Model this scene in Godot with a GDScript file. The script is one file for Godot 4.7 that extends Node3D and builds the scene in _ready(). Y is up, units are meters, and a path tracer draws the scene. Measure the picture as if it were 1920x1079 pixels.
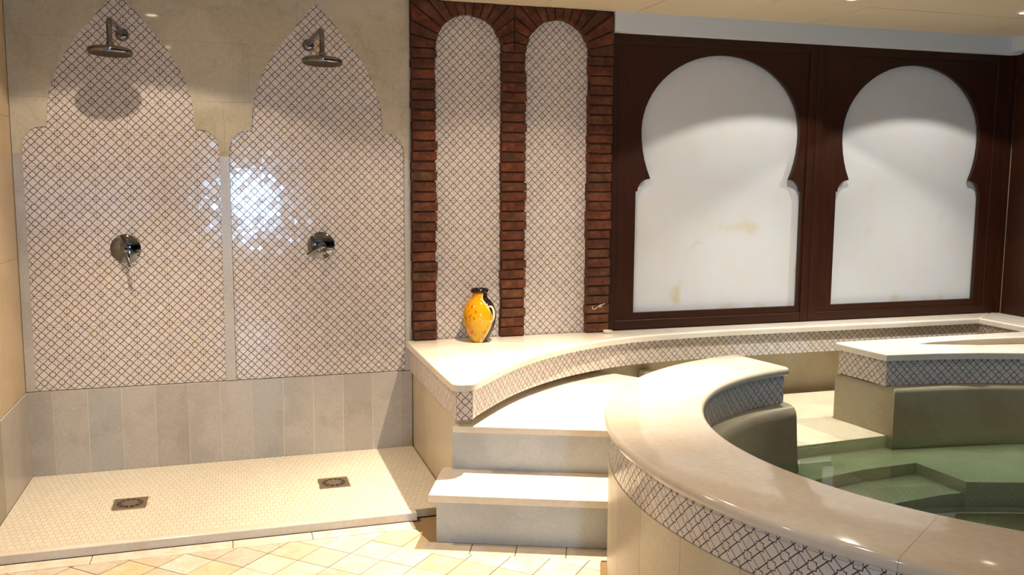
extends Node3D
# Hammam: two tiled showers, brick niches, horseshoe windows, marble bench, steps and a round pool.

# ---------------------------------------------------------------- camera, light
func setup_view():
	var cam := Camera3D.new()
	cam.name = "camera"
	cam.position = Vector3(0, 1.54, 0)
	cam.rotation = Vector3(-0.1187, -0.3006, 0.0054)
	cam.fov = rad_to_deg(2.0 * atan(539.5 / 1688.6))
	cam.near = 0.05
	add_child(cam)
	var we := WorldEnvironment.new()
	we.name = "environment"
	var e := Environment.new()
	e.background_mode = Environment.BG_COLOR
	e.background_color = Color(0, 0, 0)
	e.tonemap_mode = Environment.TONE_MAPPER_LINEAR
	e.tonemap_exposure = 0.88
	e.volumetric_fog_enabled = true
	e.volumetric_fog_density = 0.0
	e.sdfgi_enabled = true
	e.ssao_enabled = true
	e.ssil_enabled = true
	we.environment = e
	add_child(we)

const LAMP_ENERGY := 1.3
const LAMP_COLOR := Color(1.0, 0.905, 0.785)
const LAMP_COOL := Color(1.0, 0.97, 0.91)
const DAY_ENERGY := 11.5
const DAY_COLOR := Color(0.66, 0.83, 1.0)
# ceiling downlights: x, z, label
const LAMPS := [
	[-0.42, -4.0, "recessed downlight in the ceiling just in front of the left shower", 0.72],
	[-0.42, -2.65, "recessed downlight in the ceiling over the diagonal floor tiles by the left wall", 0.2],
	[-0.42, -1.2, "recessed downlight in the ceiling by the left wall, nearest the camera", 0.2],
	[1.44, -3.88, "recessed downlight in the ceiling above the marble steps and bench", 2.1],
	[1.44, -2.5, "recessed downlight in the ceiling above the near pool rim", 0.15],
	[3.14, -4.12, "glowing recessed downlight in the ceiling above the pool entrance, before the windows", 1.25],
	[3.14, -2.6, "recessed downlight in the ceiling above the middle of the pool", 0.15],
	[4.31, -4.14, "recessed downlight in the ceiling above the square basin by the right wall", 1.15],
]

# ---------------------------------------------------------------- mesh building
class MB:
	var v := PackedVector3Array()
	var n := PackedVector3Array()
	var c := PackedColorArray()
	var t := PackedVector2Array()
	var col := Color(1, 1, 1)
	func tri(a: Vector3, b: Vector3, d: Vector3, na: Vector3, nb: Vector3, nd: Vector3, ua := Vector2.ZERO, ub := Vector2.ZERO, ud := Vector2.ZERO):
		if (b - a).cross(d - a).dot(na + nb + nd) > 0.0:
			v.append_array(PackedVector3Array([a, d, b]))
			n.append_array(PackedVector3Array([na, nd, nb]))
			t.append_array(PackedVector2Array([ua, ud, ub]))
		else:
			v.append_array(PackedVector3Array([a, b, d]))
			n.append_array(PackedVector3Array([na, nb, nd]))
			t.append_array(PackedVector2Array([ua, ub, ud]))
		c.append_array(PackedColorArray([col, col, col]))
	func quad(a: Vector3, b: Vector3, d: Vector3, e: Vector3, na: Vector3, nb: Vector3, nd: Vector3, ne: Vector3):
		tri(a, b, d, na, nb, nd)
		tri(a, d, e, na, nd, ne)
	func flat(a: Vector3, b: Vector3, d: Vector3, e: Vector3, nn: Vector3):
		quad(a, b, d, e, nn, nn, nn, nn)
	func add_to(m: ArrayMesh, mat: Material):
		if v.is_empty():
			return
		var arr := []
		arr.resize(Mesh.ARRAY_MAX)
		arr[Mesh.ARRAY_VERTEX] = v
		arr[Mesh.ARRAY_NORMAL] = n
		arr[Mesh.ARRAY_COLOR] = c
		arr[Mesh.ARRAY_TEX_UV] = t
		m.add_surface_from_arrays(Mesh.PRIMITIVE_TRIANGLES, arr)
		m.surface_set_material(m.get_surface_count() - 1, mat)
	func mesh(mat: Material) -> ArrayMesh:
		var m := ArrayMesh.new()
		add_to(m, mat)
		return m

const FLOORWARD := Transform3D(Vector3(1, 0, 0), Vector3(0, 0, 1), Vector3(0, 1, 0), Vector3.ZERO)   # u->x v->z w->y
const BACKWARD := Transform3D(Vector3(1, 0, 0), Vector3(0, 1, 0), Vector3(0, 0, 1), Vector3.ZERO)    # u->x v->y w->z
const LEFTWARD := Transform3D(Vector3(0, 0, 1), Vector3(0, 1, 0), Vector3(1, 0, 0), Vector3.ZERO)    # u->z v->y w->x
const RIGHTWARD := Transform3D(Vector3(0, 0, 1), Vector3(0, 1, 0), Vector3(-1, 0, 0), Vector3.ZERO)  # u->z v->y w->-x

func clean(p: PackedVector2Array) -> PackedVector2Array:
	var q := PackedVector2Array()
	for a in p:
		if q.is_empty() or q[q.size() - 1].distance_to(a) > 1e-5:
			q.append(a)
	while q.size() > 2 and q[0].distance_to(q[q.size() - 1]) < 1e-5:
		q.remove_at(q.size() - 1)
	return q

func area_of(p: PackedVector2Array) -> float:
	var s := 0.0
	for i in p.size():
		s += p[i].cross(p[(i + 1) % p.size()])
	return s / 2.0

# polygon in u,v extruded along w with a rounded upper edge
func prism(mb: MB, pts: PackedVector2Array, w0: float, w1: float, bev := 0.0, xf := FLOORWARD, smooth := 40.0, bottom := false, seg := 2):
	var p := clean(pts)
	if p.size() < 3 or absf(area_of(p)) < 1e-8:
		return
	if area_of(p) < 0:
		p.reverse()
	var k := p.size()
	var en := PackedVector2Array()
	for i in k:
		var d := (p[(i + 1) % k] - p[i]).normalized()
		en.append(Vector2(d.y, -d.x))
	var lim := cos(deg_to_rad(smooth))
	var miter := PackedVector2Array()
	var n_in := PackedVector2Array()
	var n_out := PackedVector2Array()
	for i in k:
		var a := en[(i + k - 1) % k]
		var b := en[i]
		miter.append((a + b) / maxf(0.35, 1.0 + a.dot(b)))
		if a.dot(b) > lim:
			var m := (a + b).normalized()
			n_in.append(m)
			n_out.append(m)
		else:
			n_in.append(a)
			n_out.append(b)
	var bs := xf.basis
	var wn := (bs * Vector3(0, 0, 1)).normalized()
	var rings := [[0.0, w0, 0.0]]
	if bev > 0.0:
		for s in seg + 1:
			var g := PI / 2 * s / seg
			rings.append([bev * (1.0 - cos(g)), w1 - bev + bev * sin(g), g])
	else:
		rings.append([0.0, w1, 0.0])
	for r in rings.size() - 1:
		var r0 = rings[r]
		var r1 = rings[r + 1]
		for i in k:
			var j := (i + 1) % k
			var a := p[i] - miter[i] * float(r0[0])
			var b := p[j] - miter[j] * float(r0[0])
			var d := p[j] - miter[j] * float(r1[0])
			var e := p[i] - miter[i] * float(r1[0])
			var ni := bs * Vector3(n_out[i].x, n_out[i].y, 0)
			var nj := bs * Vector3(n_in[j].x, n_in[j].y, 0)
			var c0 := cos(float(r0[2]))
			var s0 := sin(float(r0[2]))
			var c1 := cos(float(r1[2]))
			var s1 := sin(float(r1[2]))
			mb.quad(xf * Vector3(a.x, a.y, r0[1]), xf * Vector3(b.x, b.y, r0[1]), xf * Vector3(d.x, d.y, r1[1]), xf * Vector3(e.x, e.y, r1[1]), ni * c0 + wn * s0, nj * c0 + wn * s0, nj * c1 + wn * s1, ni * c1 + wn * s1)
	var top := PackedVector2Array()
	for i in k:
		top.append(p[i] - miter[i] * float(rings[-1][0]))
	var ix := Geometry2D.triangulate_polygon(top)
	for i in range(0, ix.size(), 3):
		var a := top[ix[i]]
		var b := top[ix[i + 1]]
		var d := top[ix[i + 2]]
		mb.tri(xf * Vector3(a.x, a.y, w1), xf * Vector3(b.x, b.y, w1), xf * Vector3(d.x, d.y, w1), wn, wn, wn, a, b, d)
		if bottom:
			a = p[ix[i]]
			b = p[ix[i + 1]]
			d = p[ix[i + 2]]
			mb.tri(xf * Vector3(a.x, a.y, w0), xf * Vector3(b.x, b.y, w0), xf * Vector3(d.x, d.y, w0), -wn, -wn, -wn, a, b, d)

func rect(x0: float, y0: float, x1: float, y1: float) -> PackedVector2Array:
	return PackedVector2Array([Vector2(x0, y0), Vector2(x1, y0), Vector2(x1, y1), Vector2(x0, y1)])

# closed profile (r, y) swept around centre c from angle a0 to a1, ends capped
func ring(mb: MB, prof: PackedVector2Array, cx: float, cz: float, a0: float, a1: float, step := 3.0, smooth := 40.0):
	var p := clean(prof)
	if area_of(p) < 0:
		p.reverse()
	var k := p.size()
	var en := PackedVector2Array()
	for i in k:
		var d := (p[(i + 1) % k] - p[i]).normalized()
		en.append(Vector2(d.y, -d.x))
	var lim := cos(deg_to_rad(smooth))
	var ns := maxi(1, ceili(absf(a1 - a0) / step))
	for s in ns:
		var g0 := deg_to_rad(lerpf(a0, a1, float(s) / ns))
		var g1 := deg_to_rad(lerpf(a0, a1, float(s + 1) / ns))
		var d0 := Vector3(cos(g0), 0, sin(g0))
		var d1 := Vector3(cos(g1), 0, sin(g1))
		for i in k:
			var j := (i + 1) % k
			var na := en[i]
			var nb := en[i]
			if en[(i + k - 1) % k].dot(en[i]) > lim:
				na = (en[(i + k - 1) % k] + en[i]).normalized()
			if en[j].dot(en[i]) > lim:
				nb = (en[j] + en[i]).normalized()
			var o := Vector3(cx, 0, cz)
			var q := func(w: Vector2, d: Vector3) -> Vector3: return o + d * w.x + Vector3(0, w.y, 0)
			var m := func(w: Vector2, d: Vector3) -> Vector3: return d * w.x + Vector3(0, w.y, 0)
			mb.quad(q.call(p[i], d0), q.call(p[j], d0), q.call(p[j], d1), q.call(p[i], d1), m.call(na, d0), m.call(nb, d0), m.call(nb, d1), m.call(na, d1))
	var ix := Geometry2D.triangulate_polygon(p)
	for e in 2:
		var g := deg_to_rad(a0 if e == 0 else a1)
		var sgn := (1.0 if a0 > a1 else -1.0) * (1.0 if e == 0 else -1.0)
		var d := Vector3(cos(g), 0, sin(g))
		var nn := Vector3(-sin(g), 0, cos(g)) * sgn
		for i in range(0, ix.size(), 3):
			var pp := []
			for h in 3:
				pp.append(Vector3(cx, 0, cz) + d * p[ix[i + h]].x + Vector3(0, p[ix[i + h]].y, 0))
			mb.tri(pp[0], pp[1], pp[2], nn, nn, nn)

# profile (r, y) turned about the local y axis
func lathe(mb: MB, prof: Array, xf := Transform3D.IDENTITY, seg := 32, smooth := 50.0):
	var k := prof.size()
	var en := PackedVector2Array()
	for i in k - 1:
		var d: Vector2 = (prof[i + 1] - prof[i]).normalized()
		en.append(Vector2(d.y, -d.x))
	var lim := cos(deg_to_rad(smooth))
	for s in seg:
		var g0 := TAU * s / seg
		var g1 := TAU * (s + 1) / seg
		var d0 := Vector3(cos(g0), 0, sin(g0))
		var d1 := Vector3(cos(g1), 0, sin(g1))
		for i in k - 1:
			var na := en[i]
			var nb := en[i]
			if i > 0 and en[i - 1].dot(en[i]) > lim:
				na = (en[i - 1] + en[i]).normalized()
			if i < k - 2 and en[i + 1].dot(en[i]) > lim:
				nb = (en[i + 1] + en[i]).normalized()
			var a: Vector2 = prof[i]
			var b: Vector2 = prof[i + 1]
			var pa := xf * (d0 * a.x + Vector3(0, a.y, 0))
			var pb := xf * (d0 * b.x + Vector3(0, b.y, 0))
			var pc := xf * (d1 * b.x + Vector3(0, b.y, 0))
			var pd := xf * (d1 * a.x + Vector3(0, a.y, 0))
			var n0 := xf.basis * (d0 * na.x + Vector3(0, na.y, 0))
			var n1 := xf.basis * (d0 * nb.x + Vector3(0, nb.y, 0))
			var n2 := xf.basis * (d1 * nb.x + Vector3(0, nb.y, 0))
			var n3 := xf.basis * (d1 * na.x + Vector3(0, na.y, 0))
			var u0 := float(s) / seg
			var u1 := float(s + 1) / seg
			var va := float(i) / (k - 1)
			var vb := float(i + 1) / (k - 1)
			if b.x > 1e-6:
				mb.tri(pa, pb, pc, n0, n1, n2, Vector2(u0, va), Vector2(u0, vb), Vector2(u1, vb))
			if a.x > 1e-6:
				mb.tri(pa, pc, pd, n0, n2, n3, Vector2(u0, va), Vector2(u1, vb), Vector2(u1, va))

func tube(mb: MB, pts: Array, rads: Array, sides := 12):
	var k := pts.size()
	var ref := Vector3(0.31, 0.77, 0.55).normalized()
	var rings := []
	for i in k:
		var d: Vector3 = (pts[mini(i + 1, k - 1)] - pts[maxi(i - 1, 0)]).normalized()
		var a := d.cross(ref).normalized()
		var b := d.cross(a).normalized()
		var row := []
		for s in sides:
			row.append(a * cos(TAU * s / sides) + b * sin(TAU * s / sides))
		rings.append(row)
	for i in k - 1:
		for s in sides:
			var t := (s + 1) % sides
			mb.quad(pts[i] + rings[i][s] * rads[i], pts[i] + rings[i][t] * rads[i], pts[i + 1] + rings[i + 1][t] * rads[i + 1], pts[i + 1] + rings[i + 1][s] * rads[i + 1], rings[i][s], rings[i][t], rings[i + 1][t], rings[i + 1][s])
	for e in 2:
		var i := 0 if e == 0 else k - 1
		var nn: Vector3 = (pts[0] - pts[1]).normalized() if e == 0 else (pts[k - 1] - pts[k - 2]).normalized()
		for s in sides:
			mb.tri(pts[i], pts[i] + rings[i][s] * rads[i], pts[i] + rings[i][(s + 1) % sides] * rads[i], nn, nn, nn)

func spline(pts: Array, per := 6) -> Array:
	var out := []
	for i in pts.size() - 1:
		var a = pts[maxi(i - 1, 0)]
		var b = pts[i]
		var d = pts[i + 1]
		var e = pts[mini(i + 2, pts.size() - 1)]
		for s in per:
			var t := float(s) / per
			out.append(0.5 * ((2.0 * b) + (d - a) * t + (2.0 * a - 5.0 * b + 4.0 * d - e) * t * t + (3.0 * b - a - 3.0 * d + e) * t * t * t))
	out.append(pts[-1])
	return out

# open polyline moved sideways (to its left when d > 0, seen with z down the page)
func offset_line(pts: Array, d: float) -> Array:
	var out := []
	for i in pts.size():
		var a: Vector2 = (pts[i] - pts[i - 1]).normalized() if i > 0 else (pts[1] - pts[0]).normalized()
		var b: Vector2 = (pts[i + 1] - pts[i]).normalized() if i < pts.size() - 1 else a
		var na := Vector2(a.y, -a.x)
		var nb := Vector2(b.y, -b.x)
		out.append(pts[i] + (na + nb) / maxf(0.4, 1.0 + na.dot(nb)) * d)
	return out

# ---------------------------------------------------------------- objects
var used := {}
func numbered(called: String) -> String:
	used[called] = used.get(called, -1) + 1
	return called if used[called] == 0 else "%s_%03d" % [called, used[called]]

func thing(called: String, label: String, category: String, at: Vector3, group := "") -> Node3D:
	var o := Node3D.new()
	o.name = numbered(called)
	add_child(o)
	o.position = at
	o.set_meta("label", label)
	o.set_meta("category", category)
	if group:
		o.set_meta("group", group)
	return o

func setting(called: String, label := "") -> Node3D:
	var o := Node3D.new()
	o.name = called
	add_child(o)
	o.set_meta("kind", "structure")
	if label:
		o.set_meta("label", label)
	return o

# a mesh modelled in world coordinates (or placed at a world point) under its parent
func part(called: String, m: Mesh, parent: Node3D, at := Vector3.ZERO, label := "") -> MeshInstance3D:
	var o := MeshInstance3D.new()
	o.name = called
	o.mesh = m
	parent.add_child(o, true)
	o.position = at - parent.global_position
	if label:
		o.set_meta("label", label)
	return o

# ---------------------------------------------------------------- materials
var M := {}

func noise_image(size: int, freq: float, sd: int, oct := 4, type := FastNoiseLite.TYPE_SIMPLEX_SMOOTH, warp := 0.0) -> Image:
	var f := FastNoiseLite.new()
	f.seed = sd
	f.frequency = freq
	f.noise_type = type
	f.fractal_octaves = oct
	if warp > 0.0:
		f.domain_warp_enabled = true
		f.domain_warp_amplitude = warp
		f.domain_warp_frequency = freq * 1.3
	return f.get_seamless_image(size, size)

# stone: base colour with cloudy patches of a second colour and thin veins of a third
func stone_texture(base: Color, patch: Color, vein: Color, sd: int, vein_amount := 0.5, freq := 0.012) -> ImageTexture:
	var s := 256
	var cloud := noise_image(s, freq, sd, 4, FastNoiseLite.TYPE_SIMPLEX_SMOOTH, 25.0)
	var ridge := noise_image(s, freq * 1.4, sd + 7, 3, FastNoiseLite.TYPE_SIMPLEX_SMOOTH, 40.0)
	var grain := noise_image(s, 0.25, sd + 13, 2)
	var im := Image.create(s, s, true, Image.FORMAT_RGB8)
	for y in s:
		for x in s:
			var k := cloud.get_pixel(x, y).r
			var r := 1.0 - absf(ridge.get_pixel(x, y).r - 0.5) * 14.0
			var c := base.lerp(patch, smoothstep(0.35, 0.75, k))
			if r > 0.0:
				c = c.lerp(vein, r * vein_amount)
			var g := (grain.get_pixel(x, y).r - 0.5) * 0.05
			im.set_pixel(x, y, Color(c.r + g, c.g + g, c.b + g))
	im.generate_mipmaps()
	return ImageTexture.create_from_image(im)

func mat(called: String, color: Color, rough: float, metal := 0.0, spec := 0.5) -> StandardMaterial3D:
	var m := StandardMaterial3D.new()
	m.resource_name = called
	m.albedo_color = color
	m.roughness = rough
	m.metallic = metal
	m.metallic_specular = spec
	M[called] = m
	return m

func stone(called: String, base: Color, patch: Color, vein: Color, sd: int, rough: float, amount := 0.5, scale := 1.0, freq := 0.012) -> StandardMaterial3D:
	var m := mat(called, Color(1, 1, 1), rough)
	m.albedo_texture = stone_texture(base, patch, vein, sd, amount, freq)
	m.uv1_triplanar = true
	m.uv1_world_triplanar = true
	m.uv1_scale = Vector3.ONE * scale
	return m

func like(called: String, from: String, tint: Color) -> StandardMaterial3D:
	var m: StandardMaterial3D = M[from].duplicate()
	m.resource_name = called
	m.albedo_color = tint
	M[called] = m
	return m

func make_materials():
	stone("cream_marble", Color(0.86, 0.84, 0.80), Color(0.84, 0.80, 0.75), Color(0.79, 0.74, 0.67), 3, 0.14, 0.25, 0.7)
	stone("coping_marble", Color(0.83, 0.80, 0.76), Color(0.81, 0.76, 0.70), Color(0.79, 0.73, 0.65), 11, 0.08, 0.2, 0.5)
	like("coping_marble_tan", "coping_marble", Color(0.95, 0.88, 0.80))
	like("coping_marble_pale", "coping_marble", Color(1.0, 0.99, 0.97))
	stone("wall_marble", Color(0.73, 0.70, 0.63), Color(0.69, 0.66, 0.58), Color(0.63, 0.60, 0.52), 21, 0.05, 0.4, 0.6)
	stone("grey_marble", Color(0.70, 0.68, 0.65), Color(0.66, 0.64, 0.61), Color(0.74, 0.72, 0.70), 31, 0.3, 0.4, 0.8)
	like("grey_marble_cool", "grey_marble", Color(0.96, 0.98, 1.0))
	like("grey_marble_dark", "grey_marble", Color(0.96, 0.95, 0.94))
	like("grey_marble_pale", "grey_marble", Color(1.0, 1.0, 1.0))
	stone("riser_marble", Color(0.72, 0.74, 0.75), Color(0.67, 0.69, 0.70), Color(0.62, 0.63, 0.63), 41, 0.25, 0.3, 0.8)
	stone("beige_stone", Color(0.76, 0.71, 0.62), Color(0.72, 0.66, 0.56), Color(0.67, 0.60, 0.50), 51, 0.3, 0.2, 0.7)
	like("beige_stone_grey", "beige_stone", Color(0.82, 0.84, 0.84))
	like("beige_stone_pale", "beige_stone", Color(0.98, 0.99, 1.0))
	stone("left_stone", Color(0.78, 0.70, 0.58), Color(0.75, 0.67, 0.54), Color(0.71, 0.62, 0.50), 57, 0.35, 0.2, 0.7)
	stone("floor_marble", Color(0.87, 0.85, 0.81), Color(0.85, 0.81, 0.74), Color(0.77, 0.69, 0.56), 61, 0.22, 0.45, 1.6, 0.016)
	like("floor_marble_grey", "floor_marble", Color(0.93, 0.92, 0.91))
	like("floor_marble_rose", "floor_marble", Color(0.98, 0.94, 0.90))
	like("floor_marble_gold", "floor_marble", Color(1.0, 0.96, 0.86))
	stone("pool_stone", Color(0.84, 0.82, 0.72), Color(0.80, 0.77, 0.66), Color(0.76, 0.73, 0.62), 71, 0.3, 0.2, 0.7)
	like("pool_stone_warm", "pool_stone", Color(0.93, 0.91, 0.91))
	mat("floor_grout", Color(0.52, 0.43, 0.30), 0.8)
	mat("mosaic", Color(1, 1, 1), 0.35).vertex_color_use_as_albedo = true
	mat("mosaic_grout", Color(0.76, 0.71, 0.60), 0.8)
	mat("glaze", Color(1, 1, 1), 0.13).vertex_color_use_as_albedo = true
	mat("tile_grout", Color(0.20, 0.15, 0.13), 0.7)
	mat("plaster", Color(0.80, 0.74, 0.62), 0.8)
	mat("ceiling_panel", Color(0.80, 0.75, 0.66), 0.75)
	mat("ceiling_gap", Color(0.45, 0.38, 0.27), 0.9)
	mat("cornice_paint", Color(0.80, 0.83, 0.86), 0.6)
	mat("chrome", Color(0.47, 0.48, 0.51), 0.06, 1.0)
	mat("steel", Color(0.56, 0.50, 0.43), 0.38, 0.7)
	mat("steel_dark", Color(0.20, 0.15, 0.11), 0.6, 0.2)
	mat("white_plastic", Color(0.86, 0.83, 0.76), 0.4)
	mat("black_plastic", Color(0.05, 0.04, 0.04), 0.5)
	mat("lamp_trim", Color(0.85, 0.82, 0.76), 0.4)
	var g := mat("lamp_glow", Color(1, 0.95, 0.85), 0.5)
	g.emission_enabled = true
	g.emission = Color(1.0, 0.93, 0.80)
	g.emission_energy_multiplier = 30.0
	var dn := mat("day_glow", Color(0.9, 0.95, 1.0), 0.5)
	dn.emission_enabled = true
	dn.emission = Color(0.78, 0.89, 1.0)
	dn.emission_energy_multiplier = 5.0
	# water
	var w := mat("water", Color(0.80, 0.95, 0.87, 0.0), 0.0)
	w.transparency = BaseMaterial3D.TRANSPARENCY_ALPHA
	w.refraction_enabled = true
	w.refraction_scale = 0.033
	# bricks
	var bn := noise_image(256, 0.05, 81, 4)
	var bt := Image.create(256, 256, true, Image.FORMAT_RGB8)
	var b2 := noise_image(256, 0.012, 83, 3)
	for y in 256:
		for x in 256:
			var k := 0.82 + 0.25 * (bn.get_pixel(x, y).r - 0.5) + 0.4 * (b2.get_pixel(x, y).r - 0.5)
			bt.set_pixel(x, y, Color(k, k, k))
	bt.generate_mipmaps()
	var btx := ImageTexture.create_from_image(bt)
	var hue := [Color(0.44, 0.26, 0.17), Color(0.41, 0.25, 0.17), Color(0.45, 0.245, 0.155), Color(0.38, 0.24, 0.165), Color(0.43, 0.28, 0.19), Color(0.41, 0.235, 0.155)]
	for i in hue.size():
		var m := mat("brick_%d" % i, hue[i], 0.75, 0.0, 0.35)
		m.albedo_texture = btx
		m.uv1_triplanar = true
		m.uv1_world_triplanar = true
		m.uv1_scale = Vector3(3, 3, 3)
	mat("mortar", Color(0.34, 0.20, 0.13), 0.9)
	# wood: grain drawn out along v
	for dirn in 2:
		var fn := FastNoiseLite.new()
		fn.seed = 91 + dirn
		fn.frequency = 0.01
		fn.fractal_octaves = 4
		var im := Image.create(256, 256, true, Image.FORMAT_RGB8)
		for y in 256:
			for x in 256:
				var a := float(x if dirn == 0 else y)
				var b := float(y if dirn == 0 else x)
				# blended with itself shifted by one tile so that the edges meet
				var t := b / 256.0
				var s0 := lerpf(fn.get_noise_2d(a * 9.0, b * 0.6), fn.get_noise_2d(a * 9.0, (b - 256.0) * 0.6), t)
				var u := a / 256.0
				var s1 := lerpf(s0, lerpf(fn.get_noise_2d((a - 256.0) * 9.0, b * 0.6), fn.get_noise_2d((a - 256.0) * 9.0, (b - 256.0) * 0.6), t), u)
				var k := 0.5 + 0.5 * s1
				im.set_pixel(x, y, Color(0.135, 0.058, 0.022).lerp(Color(0.25, 0.112, 0.042), clampf(k, 0, 1)))
		im.generate_mipmaps()
		var m := mat("wood_upright" if dirn == 0 else "wood_level", Color(1, 1, 1), 0.42, 0.0, 0.4)
		m.albedo_texture = ImageTexture.create_from_image(im)
		m.uv1_triplanar = true
		m.uv1_world_triplanar = true
		m.uv1_scale = Vector3(1.4, 1.4, 1.4)
	# white window slab with stains
	for wv in 2:
		var im2 := Image.create(256, 256, true, Image.FORMAT_RGB8)
		var nz := noise_image(256, 0.02, 97 + wv, 4)
		var stains := [[0.42, 0.72, 0.10, 0.02, 0.5], [0.30, 0.90, 0.035, 0.06, 0.6], [0.96, 0.85, 0.02, 0.04, 0.8], [0.62, 0.66, 0.12, 0.02, 0.3], [0.7, 0.97, 0.2, 0.02, 0.35]] if wv == 0 else [[0.2, 0.68, 0.06, 0.012, 0.4], [0.6, 0.97, 0.15, 0.02, 0.4], [0.75, 0.62, 0.1, 0.03, 0.2]]
		for y in 256:
			for x in 256:
				var k := nz.get_pixel(x, y).r
				var c := Color(0.80, 0.82, 0.85).lerp(Color(0.80, 0.80, 0.80), k)
				for s in stains:
					var q := Vector2((x / 256.0 - s[0]) / s[2], (y / 256.0 - s[1]) / s[3])
					var h := clampf(1.0 - q.length() + (k - 0.5) * 2.5, 0.0, 1.0)
					c = c.lerp(Color(0.74, 0.67, 0.50), h * float(s[4]))
				im2.set_pixel(x, y, c)
		im2.generate_mipmaps()
		mat("window_slab_%d" % wv, Color(1, 1, 1), 0.45).albedo_texture = ImageTexture.create_from_image(im2)

# ---------------------------------------------------------------- lattice tiles
const P := 0.08          # distance between stars
const TS := 0.16         # side of a tile
const CHIP := 0.0016     # relief of the white pieces
const GROOVE := 0.0030
var chips: Array = []    # the white pieces of one whole tile
var tile_meshes: Array = []
var rng := RandomNumberGenerator.new()

func make_chips():
	var s := P / sqrt(2.0)
	var w := 0.207 * s
	var R := w * sqrt(2.0)
	var ri := R * cos(PI / 4) / cos(PI / 8)
	var star := PackedVector2Array()
	for k in 16:
		var r := R if k % 2 == 0 else ri
		star.append(Vector2.from_angle(k * PI / 8) * r)
	var sq := rect(w, w, s - w, s - w)
	var q := Vector2.from_angle(PI / 8) * ri
	var bar := PackedVector2Array([Vector2(w, w), q, Vector2(R, 0), Vector2(q.x, -q.y), Vector2(w, -w), Vector2(s - w, -w), Vector2(s - q.x, -q.y), Vector2(s - R, 0), Vector2(s - q.x, q.y), Vector2(s - w, w)])
	var bar2 := PackedVector2Array()
	for b in bar:
		bar2.append(Vector2(b.y, b.x))
	var lattice := []
	for shape in [star, sq, bar, bar2]:
		lattice.append(Geometry2D.offset_polygon(shape, -GROOVE / 2, Geometry2D.JOIN_MITER)[0])
	var turn := Transform2D(PI / 4, Vector2.ZERO)
	var cell := rect(0.0005, 0.0005, TS - 0.0005, TS - 0.0005)
	for i in range(-4, 8):
		for j in range(-6, 6):
			for shape in lattice:
				var moved := PackedVector2Array()
				for pt in shape:
					moved.append(turn * (pt + Vector2(i, j) * s))
				for piece in Geometry2D.intersect_polygons(moved, cell):
					if absf(area_of(piece)) > 4e-6:
						chips.append(piece)

func chip_tint() -> Color:
	var k := rng.randf_range(0.92, 1.0)
	var y := rng.randf() * rng.randf()
	return Color(0.650 * k, (0.592 - 0.01 * y) * k, (0.575 - 0.09 * y) * k)

func chip_layer(pieces: Array) -> MB:
	var mb := MB.new()
	for piece in pieces:
		mb.col = chip_tint()
		var first := mb.n.size()
		prism(mb, piece, 0.0, CHIP, 0.0, BACKWARD, 1.0)
		uneven(mb, first, Vector3(0, 0, 1))
	return mb

# hand-pressed pieces do not lie in one plane: each face leans a little
func uneven(mb: MB, first: int, up: Vector3):
	var lean := Vector3(rng.randfn(), rng.randfn(), rng.randfn()) * 0.0075
	for i in range(first, mb.n.size()):
		if mb.n[i].dot(up) > 0.9:
			mb.n[i] = (up + lean).normalized()

func body_layer(shapes: Array) -> MB:
	var mb := MB.new()
	for sh in shapes:
		prism(mb, sh, -0.008, 0.0, 0.0, BACKWARD, 1.0)
	return mb

func tile_mesh(pieces: Array, shapes: Array) -> ArrayMesh:
	var m := ArrayMesh.new()
	body_layer(shapes).add_to(m, M.tile_grout)
	chip_layer(pieces).add_to(m, M.glaze)
	return m

func clipped(pieces: Array, clip: PackedVector2Array) -> Array:
	var out := []
	for piece in pieces:
		for r in Geometry2D.intersect_polygons(piece, clip):
			if absf(area_of(r)) > 3e-6:
				out.append(r)
	return out

# a flat field of tiles inside outline (x, y), its face at depth z
func tile_field(parent: Node3D, outline: PackedVector2Array, ox: float, oy: float, z: float):
	var lo := outline[0]
	var hi := outline[0]
	for q in outline:
		lo = lo.min(q)
		hi = hi.max(q)
	var cell := rect(0, 0, TS, TS)
	for i in range(floori((lo.x - ox) / TS), ceili((hi.x - ox) / TS)):
		for j in range(floori((lo.y - oy) / TS), ceili((hi.y - oy) / TS)):
			var at := Vector2(ox + i * TS, oy + j * TS)
			var near := PackedVector2Array()
			for q in outline:
				near.append(q - at)
			var bits := Geometry2D.intersect_polygons(cell, near)
			var total := 0.0
			for b in bits:
				total += absf(area_of(b))
			if total < 2e-4:
				continue
			var m: ArrayMesh
			if total > TS * TS * 0.9999:
				m = tile_meshes[posmod(i * 7 + j * 3, tile_meshes.size())]
			else:
				var pieces := []
				for b in bits:
					pieces.append_array(clipped(chips, b))
				m = tile_mesh(pieces, bits)
			part("tile", m, parent, Vector3(at.x, at.y, z))

# tiles of a band bent along a path of points (x, z); outward is to the right of travel
var band_chips: Array = []
const BAND := 0.136
func make_band():
	var lift := 0.035
	var all := []
	for piece in chips:
		for dy in [0.0, TS]:
			var q := PackedVector2Array()
			for pt in piece:
				q.append(pt + Vector2(0, dy - lift))
			all.append(q)
	band_chips = clipped(all, rect(0, 0.001, TS, BAND - 0.001))

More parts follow.
